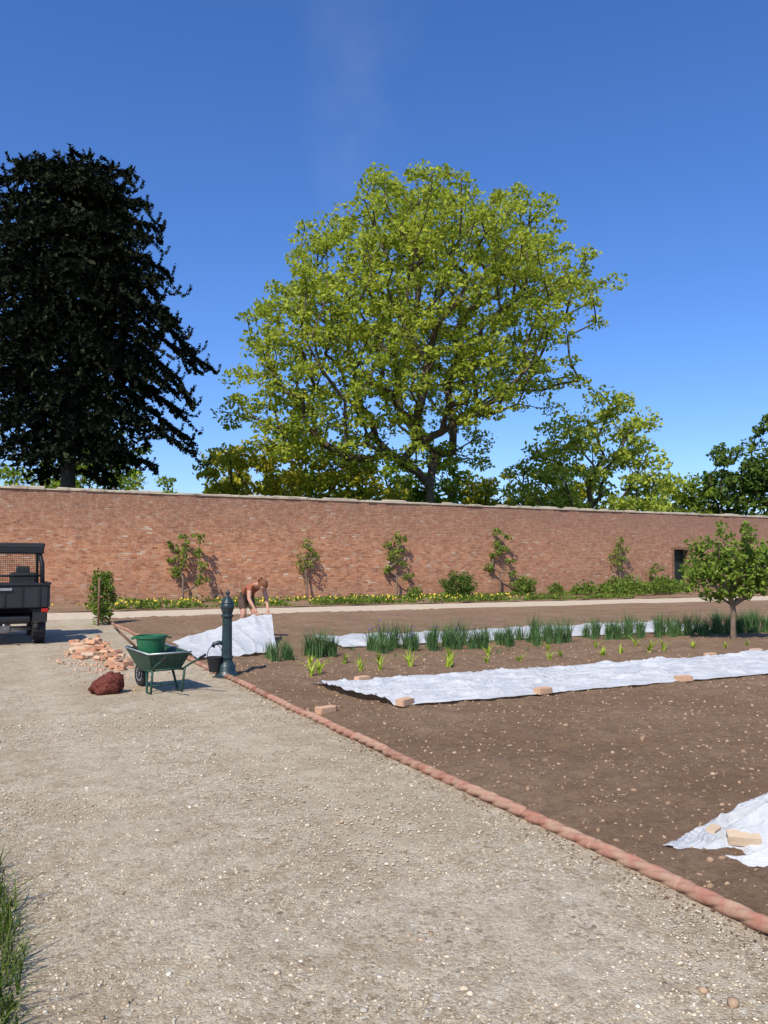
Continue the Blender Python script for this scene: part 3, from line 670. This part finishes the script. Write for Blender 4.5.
# ---------------------------------------------------------------- wheelbarrow (local +x = towards handles)
hd=.62*RV-.78*FV; wa=math.atan2(hd[1],hd[0])
wb=empty('wheelbarrow',(1.88,9.95,0),wa); wb.scale=(.86,.80,.80)
M_wg=simple('barrow_green',(.018,.06,.036),.5,.4,14,.4,bump=.003); M_galv=simple('galvanised',(.42,.44,.43),.45,.25,20,.5,.5)
def tray():
    top=[(-.47,-.33),(.40,-.33),(.40,.33),(-.47,.33)]; bot=[(-.22,-.22),(.28,-.22),(.28,.22),(-.22,.22)]
    V=[(x,y,.60 if x>0 else .64) for x,y in top]+[(x,y,.33) for x,y in bot]+[(x*.975,y*.965,.60 if x>0 else .64) for x,y in top]+[(x*.96,y*.95,.345) for x,y in bot]
    F=[]
    for i in range(4):
        j=(i+1)%4; F.append((i,j,4+j,4+i)); F.append((8+j,8+i,12+i,12+j)); F.append((j,i,8+i,8+j))
    F.append((4,5,6,7)); F.append((15,14,13,12))
    o=mkpy('tray',V,F,M_wg,parent=wb); b=o.modifiers.new('b','BEVEL'); b.width=.012; b.segments=2
    c=[V[i] for i in (0,1,2,3,0)]
    for i in range(4): tube('rim_%d'%i,[c[i],c[i+1]],.013,M_galv,parent=wb)
tray()
for s in(-1,1):
    tube('handle_%s'%('l' if s<0 else 'r'),[(-.62,s*.06,.21),(-.25,s*.17,.31),(.3,s*.24,.34),(.5,s*.27,.44),(.78,s*.29,.55)],.016,M_wg,parent=wb)
    tube('grip_%s'%('l' if s<0 else 'r'),[(.76,s*.289,.545),(.9,s*.295,.60)],.021,M_rub,parent=wb)
    tube('leg_%s'%('l' if s<0 else 'r'),[(.05,s*.2,.33),(.16,s*.24,.02),(.30,s*.24,.02),(.36,s*.25,.37)],.018,M_wg,parent=wb)
tube('cross_brace',[(.23,-.24,.12),(.23,.24,.12)],.010,M_wg,parent=wb)
tube('leg_brace',[(.36,-.24,.36),(.36,.24,.36)],.012,M_wg,parent=wb)
def wheel(nm,loc,R,wd,parent,rim=M_galv,tread=0,axis='Y'):
    pr=[(R*.55,-wd*.45),(R*.8,-wd*.5),(R*.94,-wd*.42),(R,-wd*.25),(R,wd*.25),(R*.94,wd*.42),(R*.8,wd*.5),(R*.55,wd*.45)]
    rot=(math.pi/2,0,0) if axis=='Y' else (0,math.pi/2,0)
    lathe(nm+'_tyre',pr,M_rub,loc,parent,32,rot); lathe(nm+'_rim',[(R*.1,-wd*.52),(R*.16,-wd*.5),(R*.2,-wd*.3),(R*.5,-wd*.46),(R*.56,-wd*.47),(R*.56,wd*.47),(R*.5,wd*.46),(R*.2,wd*.3),(R*.16,wd*.5),(R*.1,wd*.52)],rim,loc,parent,24,rot)
    for i in range(tread):
        a=2*math.pi*i/tread
        for s in(-1,1):
            if axis=='X': box(nm+'_lug_%d%s'%(i,'a' if s<0 else 'b'),(loc[0]+s*wd*.26,loc[1]+R*math.cos(a+s*.07),loc[2]+R*math.sin(a+s*.07)),(wd*.42,R*.09,R*.1),M_rub,parent,rot=(a,0,s*.3))
wheel('wheel',(-.60,0,.19),.19,.09,wb)
tub=empty('green_bucket',(1.80,10.0,.34)); M_bg=simple('bucket_green',(.015,.12,.05),.4,.15,10,.5)
lathe('body',[(.13,0),(.175,.29),(.19,.295),(.19,.325),(.17,.325),(.16,.27),(.12,.02)],M_bg,parent=tub,n=32)
for s in(-1,1): tube('handle_%d'%(s+2),[(s*.18,-.06,.31),(s*.225,-.04,.29),(s*.225,.04,.29),(s*.18,.06,.31)],.01,M_bg,parent=tub)
sh=empty('garden_fork',(1.56,10.15,0)); tube('shaft',[(.2,0,.40),(.0,.02,.60),(-.14,.03,.74)],.016,M_wood,parent=sh); tube('grip',[(-.16,-.03,.76),(-.15,.08,.75)],.016,M_wood,parent=sh); box('socket',(.24,0,.36),(.10,.14,.02),M_iron,parent=sh,bev=.004,rot=(0,.7,0))
def sack():
    V=[];F=[];nu,nv=26,14
    for j in range(nv+1):
        v=j/nv*math.pi
        for i in range(nu):
            a=2*math.pi*i/nu; x,y,z=math.sin(v)*math.cos(a),math.sin(v)*math.sin(a),math.cos(v)
            q=1+.38*nz_(x*1.3+5,y*1.3+z,1.7,3)+.22*abs(nz_(x*3,y*3+z*2,2,6)); 
            V.append((1.30+.18*x*q+.03*z,10.0+.15*y*q,max(.005,.09+.14*z*q*(1+.3*x))))
    for j in range(nv):
        for i in range(nu): F.append((j*nu+i,(j+1)*nu+i,(j+1)*nu+(i+1)%nu,j*nu+(i+1)%nu))
    mknp('red_sack',V,F,simple('sack_red',(.15,.04,.028),.85,.6,30,.2,bump=.03),origin=(1.30,10,0),smooth=True)
sack()

# ---------------------------------------------------------------- utility vehicle
M_blk=simple('vehicle_black',(.014,.014,.015),.5,.2,6,.35); M_bpan=simple('vehicle_panel',(.018,.019,.02),.4,.3,3,.45); M_red=simple('tail_lens',(.35,.02,.015),.25,.1); M_seat=simple('seat_vinyl',(.05,.05,.05),.5,.2)
M_steel=simple('axle_steel',(.35,.35,.34),.4,.3,8,.5,.6); M_wh=simple('plate_white',(.7,.7,.66),.5,.1)
uv=empty('utility_vehicle',(.30,16.6,0))
for x in(-.62,.62):
    for y in(.48,2.55): wheel('wheel_%s_%s'%('l' if x<0 else 'r','rear' if y<1 else 'front'),(x,y,.30),.285,.24,uv,M_blk,18,'X')
box('tailgate',(0,.05,.92),(1.50,.05,.42),M_bpan,uv,.015)
for i in range(5): box('tailgate_rib_%d'%i,(-.6+i*.3,.018,.92),(.05,.02,.36),M_blk,uv,.006)
box('tailgate_lip',(0,.04,1.145),(1.58,.08,.035),M_blk,uv,.01); box('tailgate_latch',(0,.005,1.06),(.25,.03,.05),M_steel,uv,.008)
for s in(-1,1):
    box('bed_side_%d'%(s+2),(s*.77,.62,.94),(.04,1.15,.44),M_bpan,uv,.012); box('bed_side_lip_%d'%(s+2),(s*.775,.62,1.17),(.07,1.2,.03),M_blk,uv,.008)
    box('mudguard_%d'%(s+2),(s*.62,.45,.68),(.34,.75,.05),M_blk,uv,.02); box('mud_flap_%d'%(s+2),(s*.62,.10,.55),(.26,.02,.24),M_rub,uv)
    box('tail_light_%d'%(s+2),(s*.70,.0,.66),(.12,.05,.07),M_red,uv,.01)
    tube('rear_post_%d'%(s+2),[(s*.72,1.22,.9),(s*.70,1.25,1.55),(s*.62,1.32,1.86)],.045,M_blk,uv)
    tube('front_post_%d'%(s+2),[(s*.70,2.75,1.0),(s*.64,2.2,1.88)],.03,M_blk,uv); tube('roof_rail_%d'%(s+2),[(s*.62,1.3,1.87),(s*.64,2.22,1.88)],.032,M_blk,uv)
    box('seat_back_%d'%(s+2),(s*.35,1.42,1.12),(.5,.12,.5),M_seat,uv,.04); box('head_rest_%d'%(s+2),(s*.35,1.42,1.42),(.26,.09,.16),M_seat,uv,.03)
box('bed_floor',(0,.62,.73),(1.5,1.14,.04),M_blk,uv); box('bed_front',(0,1.18,.94),(1.5,.04,.44),M_bpan,uv,.01)
box('roof',(0,1.78,1.93),(1.50,1.1,.08),M_blk,uv,.03); box('roof_visor',(0,1.24,1.84),(1.46,.07,.19),M_blk,uv,.03)
tube('rear_crossbar',[(-.70,1.24,1.30),(.70,1.24,1.30)],.02,M_blk,uv)
for i in range(34): tube('screen_v_%d'%i,[(-.68+i*.041,1.235,1.18),(-.68+i*.041,1.235,1.80)],.0035,M_seat,uv,4)
for i in range(15): tube('screen_h_%d'%i,[(-.70,1.23,1.2+i*.041),(.70,1.23,1.2+i*.041)],.0035,M_seat,uv,4)
box('chassis',(0,1.5,.48),(.9,2.6,.16),M_blk,uv,.02); box('rear_bumper',(0,-.02,.50),(.9,.08,.10),M_blk,uv,.02); tube('axle',[(-.55,.48,.30),(.55,.48,.30)],.045,M_steel,uv)
box('differential',(0,.45,.31),(.26,.24,.2),M_steel,uv,.05); box('exhaust',(-.30,.25,.40),(.4,.2,.16),M_steel,uv,.06); tube('tow_hitch',[(0,.0,.40),(0,-.14,.40)],.025,M_steel,uv)
box('number_plate',(-.33,-.065,.62),(.30,.012,.09),M_wh,uv); box('hood',(0,2.85,.85),(1.25,.75,.35),M_bpan,uv,.06); box('dash',(0,2.4,1.05),(1.3,.25,.2),M_blk,uv,.04); box('cab_floor',(0,1.95,.58),(1.4,1.4,.06),M_blk,uv); box('seat_base',(0,1.65,.82),(1.3,.5,.25),M_seat,uv,.04)
tube('steering_wheel',[(-.35+.17*math.cos(a),2.15+.05*math.sin(a),1.2+.16*math.sin(a)) for a in np.linspace(0,2*math.pi,17)],.014,M_blk,uv)

# ---------------------------------------------------------------- person
M_skin=simple('skin',(.50,.26,.17),.55,.08,10,.4); M_top=simple('rust_top',(.34,.11,.055),.85,.15,12); M_short=simple('brown_shorts',(.09,.055,.04),.85,.2,12); M_hair=simple('brown_hair',(.16,.06,.025),.6,.4,40); M_boot=simple('boots',(.06,.04,.03),.7,.2); M_dk=simple('eye_dark',(.03,.02,.02),.3,.1); M_lip=simple('lips',(.42,.15,.12),.5,.1)
per=empty('gardener_person',(4.85,16.1,.03),math.atan2(-.96,.28)+math.pi/2)
def skin(name,J,E,root,mat,sub=2,parent=per):
    names=list(J); ix={k:i for i,k in enumerate(names)}
    me=bpy.data.meshes.new(name); me.from_pydata([J[k][0] for k in names],[(ix[a],ix[b]) for a,b in E],[]); me.update()
    o=bpy.data.objects.new(name,me); link(o)
    md=o.modifiers.new('s','SKIN'); md.use_smooth_shade=True
    for k in names:
        sv=me.skin_vertices[0].data[ix[k]]; r=J[k][1]; sv.radius=(r,r) if not isinstance(r,tuple) else r; sv.use_root=(k==root)
    ss=o.modifiers.new('u','SUBSURF'); ss.levels=sub; ss.render_levels=sub
    dg=bpy.context.evaluated_depsgraph_get(); dg.update(); m2=bpy.data.meshes.new_from_object(o.evaluated_get(dg)); bpy.data.objects.remove(o)
    m2.materials.clear(); m2.materials.append(mat); m2.polygons.foreach_set('use_smooth',[True]*len(m2.polygons))
    o2=bpy.data.objects.new(name,m2); return link(o2,parent)
J={'pel':((0,.15,.90),.125),'sp':((0,.02,1.0),.11),'ch':((0,-.2,1.08),.125),'nk':((0,-.34,1.10),.055),'hd':((0,-.42,1.085),.055)}
E=[('pel','sp'),('sp','ch'),('ch','nk'),('nk','hd')]
for s,n_ in((-1,'L'),(1,'R')):
    J['hip'+n_]=((s*.10,.14,.82),.10); J['kn'+n_]=((s*.13,-.02,.48),.062); J['cf'+n_]=((s*.13,.06,.33),.058); J['an'+n_]=((s*.13,.12,.09),.04); J['to'+n_]=((s*.14,-.04,.035),.035)
    J['sh'+n_]=((s*.165,-.27,1.06),.062); J['el'+n_]=((s*.21,-.33,.80),.043); J['wr'+n_]=((s*.155,-.46,.60),.027); J['pm'+n_]=((s*.145,-.50,.54),.03)
    E+=[('pel','hip'+n_),('hip'+n_,'kn'+n_),('kn'+n_,'cf'+n_),('cf'+n_,'an'+n_),('an'+n_,'to'+n_),('ch','sh'+n_),('sh'+n_,'el'+n_),('el'+n_,'wr'+n_),('wr'+n_,'pm'+n_)]
body=skin('body',J,E,'pel',M_skin)
me=body.data
for m in (M_top,M_short,M_boot): me.materials.append(m)
Jp={k:Vector(v[0]) for k,v in J.items()}
def segd(p,a,b):
    ab=b-a; t=max(0,min(1,(p-a).dot(ab)/ab.length_squared)); return (p-a-ab*t).length,t
for f in me.polygons:
    c=f.center; best=min(((segd(c,Jp[a],Jp[b]),(a,b)) for a,b in E),key=lambda q:q[0][0]); (dd,t),(a,b)=best; mi=0
    if (a,b) in (('pel','sp'),('sp','ch')): mi=1 if not(a=='pel' and t<.3) else 2
    elif a=='ch' and b=='nk': mi=1 if t<.6 else 0
    elif a=='ch': mi=1
    elif a.startswith('sh'): mi=1 if t<.35 else 0
    elif a=='pel': mi=2
    elif a.startswith('hip'): mi=2 if t<.7 else 0
    elif a.startswith('an') or (a.startswith('cf') and t>.6): mi=3
    f.material_index=mi
for s in(-1,1):
    px,py,pz=(s*.145,-.50,.54)
    for i in range(4):
        ox=(i-1.5)*.019; ln=[.85,1.,.95,.75][i]
        skin('finger_%s%d'%('l' if s<0 else 'r',i),{'a':((px+ox*.7,py,pz),.011),'b':((px+ox,py-.025,pz-.035*ln),.010),'c':((px+ox,py-.035,pz-.065*ln),.009),'d':((px+ox,py-.018,pz-.085*ln),.007)},[('a','b'),('b','c'),('c','d')],'a',M_skin,1)
    skin('thumb_%s'%('l' if s<0 else 'r'),{'a':((px-s*.02,py+.005,pz+.01),.013),'b':((px-s*.04,py-.01,pz-.02),.011),'c':((px-s*.035,py-.02,pz-.05),.009)},[('a','b'),('b','c')],'a',M_skin,1)
he=empty('head',(0,-.50,1.08)); he.parent=per; he.rotation_euler=(math.radians(52),0,math.radians(12))
V=[];F=[];nu,nv=28,18
for j in range(nv+1):
    v=j/nv*math.pi
    for i in range(nu):
        a=2*math.pi*i/nu; x,y,z=math.sin(v)*math.cos(a),math.sin(v)*math.sin(a),math.cos(v)
        X,Y,Z=.075*x,.095*y,.115*z
        if z<-.2: X*=1-.25*(-z-.2); Y=Y*(1-.12*(-z-.2))
        fr=max(0,-y)
        Y-=.024*fr**8*math.exp(-((z+.18)/.16)**2)*math.exp(-(x/.16)**2)
        Y+=.010*fr**3*math.exp(-((z-.05)/.12)**2)*math.exp(-((abs(x)-.38)/.17)**2)
        Y-=.007*fr**4*math.exp(-((z+.55)/.1)**2)*math.exp(-(x/.3)**2)
        V.append((X,Y,Z))
for j in range(nv):
    for i in range(nu): F.append((j*nu+i,(j+1)*nu+i,(j+1)*nu+(i+1)%nu,j*nu+(i+1)%nu))
mknp('face',V,F,M_skin,smooth=True,parent=he)
def blob(nm,c,s,m,parent,nzv=0):
    P=np.array([(s[0]*math.sin(v)*math.cos(a),s[1]*math.sin(v)*math.sin(a),s[2]*math.cos(v)) for v in np.linspace(0,math.pi,11) for a in np.linspace(0,2*math.pi,14,endpoint=False)])
    F=[(j*14+i,(j+1)*14+i,(j+1)*14+(i+1)%14,j*14+(i+1)%14) for j in range(10) for i in range(14)]; return mknp(nm,P+np.array(c),F,m,smooth=True,parent=parent)
for s in(-1,1):
    blob('eye_%d'%(s+2),(s*.029,-.083,.004),(.011,.008,.007),M_dk,he); blob('ear_%d'%(s+2),(s*.074,.005,-.005),(.01,.018,.03),M_skin,he)
blob('mouth',(0,-.088,-.058),(.022,.007,.007),M_lip,he)
V=[];F=[];nu,nv=30,16
for j in range(nv+1):
    v=j/nv*math.pi*.66
    for i in range(nu):
        a=2*math.pi*i/nu; lim=1. if math.sin(a)>-.25 else .62; vv=v*lim
        x,y,z=math.sin(vv)*math.cos(a),math.sin(vv)*math.sin(a),math.cos(vv); k_=1+.05*math.sin(a*15+v*4)
        V.append((.084*x*k_,.108*y*k_+.006,.126*z+.004))
for j in range(nv):
    for i in range(nu): F.append((j*nu+i,(j+1)*nu+i,(j+1)*nu+(i+1)%nu,j*nu+(i+1)%nu))
mknp('hair',V,F,M_hair,smooth=True,parent=he); tube('ponytail',[(0,.10,.04),(.02,.15,.03),(.04,.16,-.05),(.05,.13,-.14)],[.03,.035,.028,.008],M_hair,parent=he)
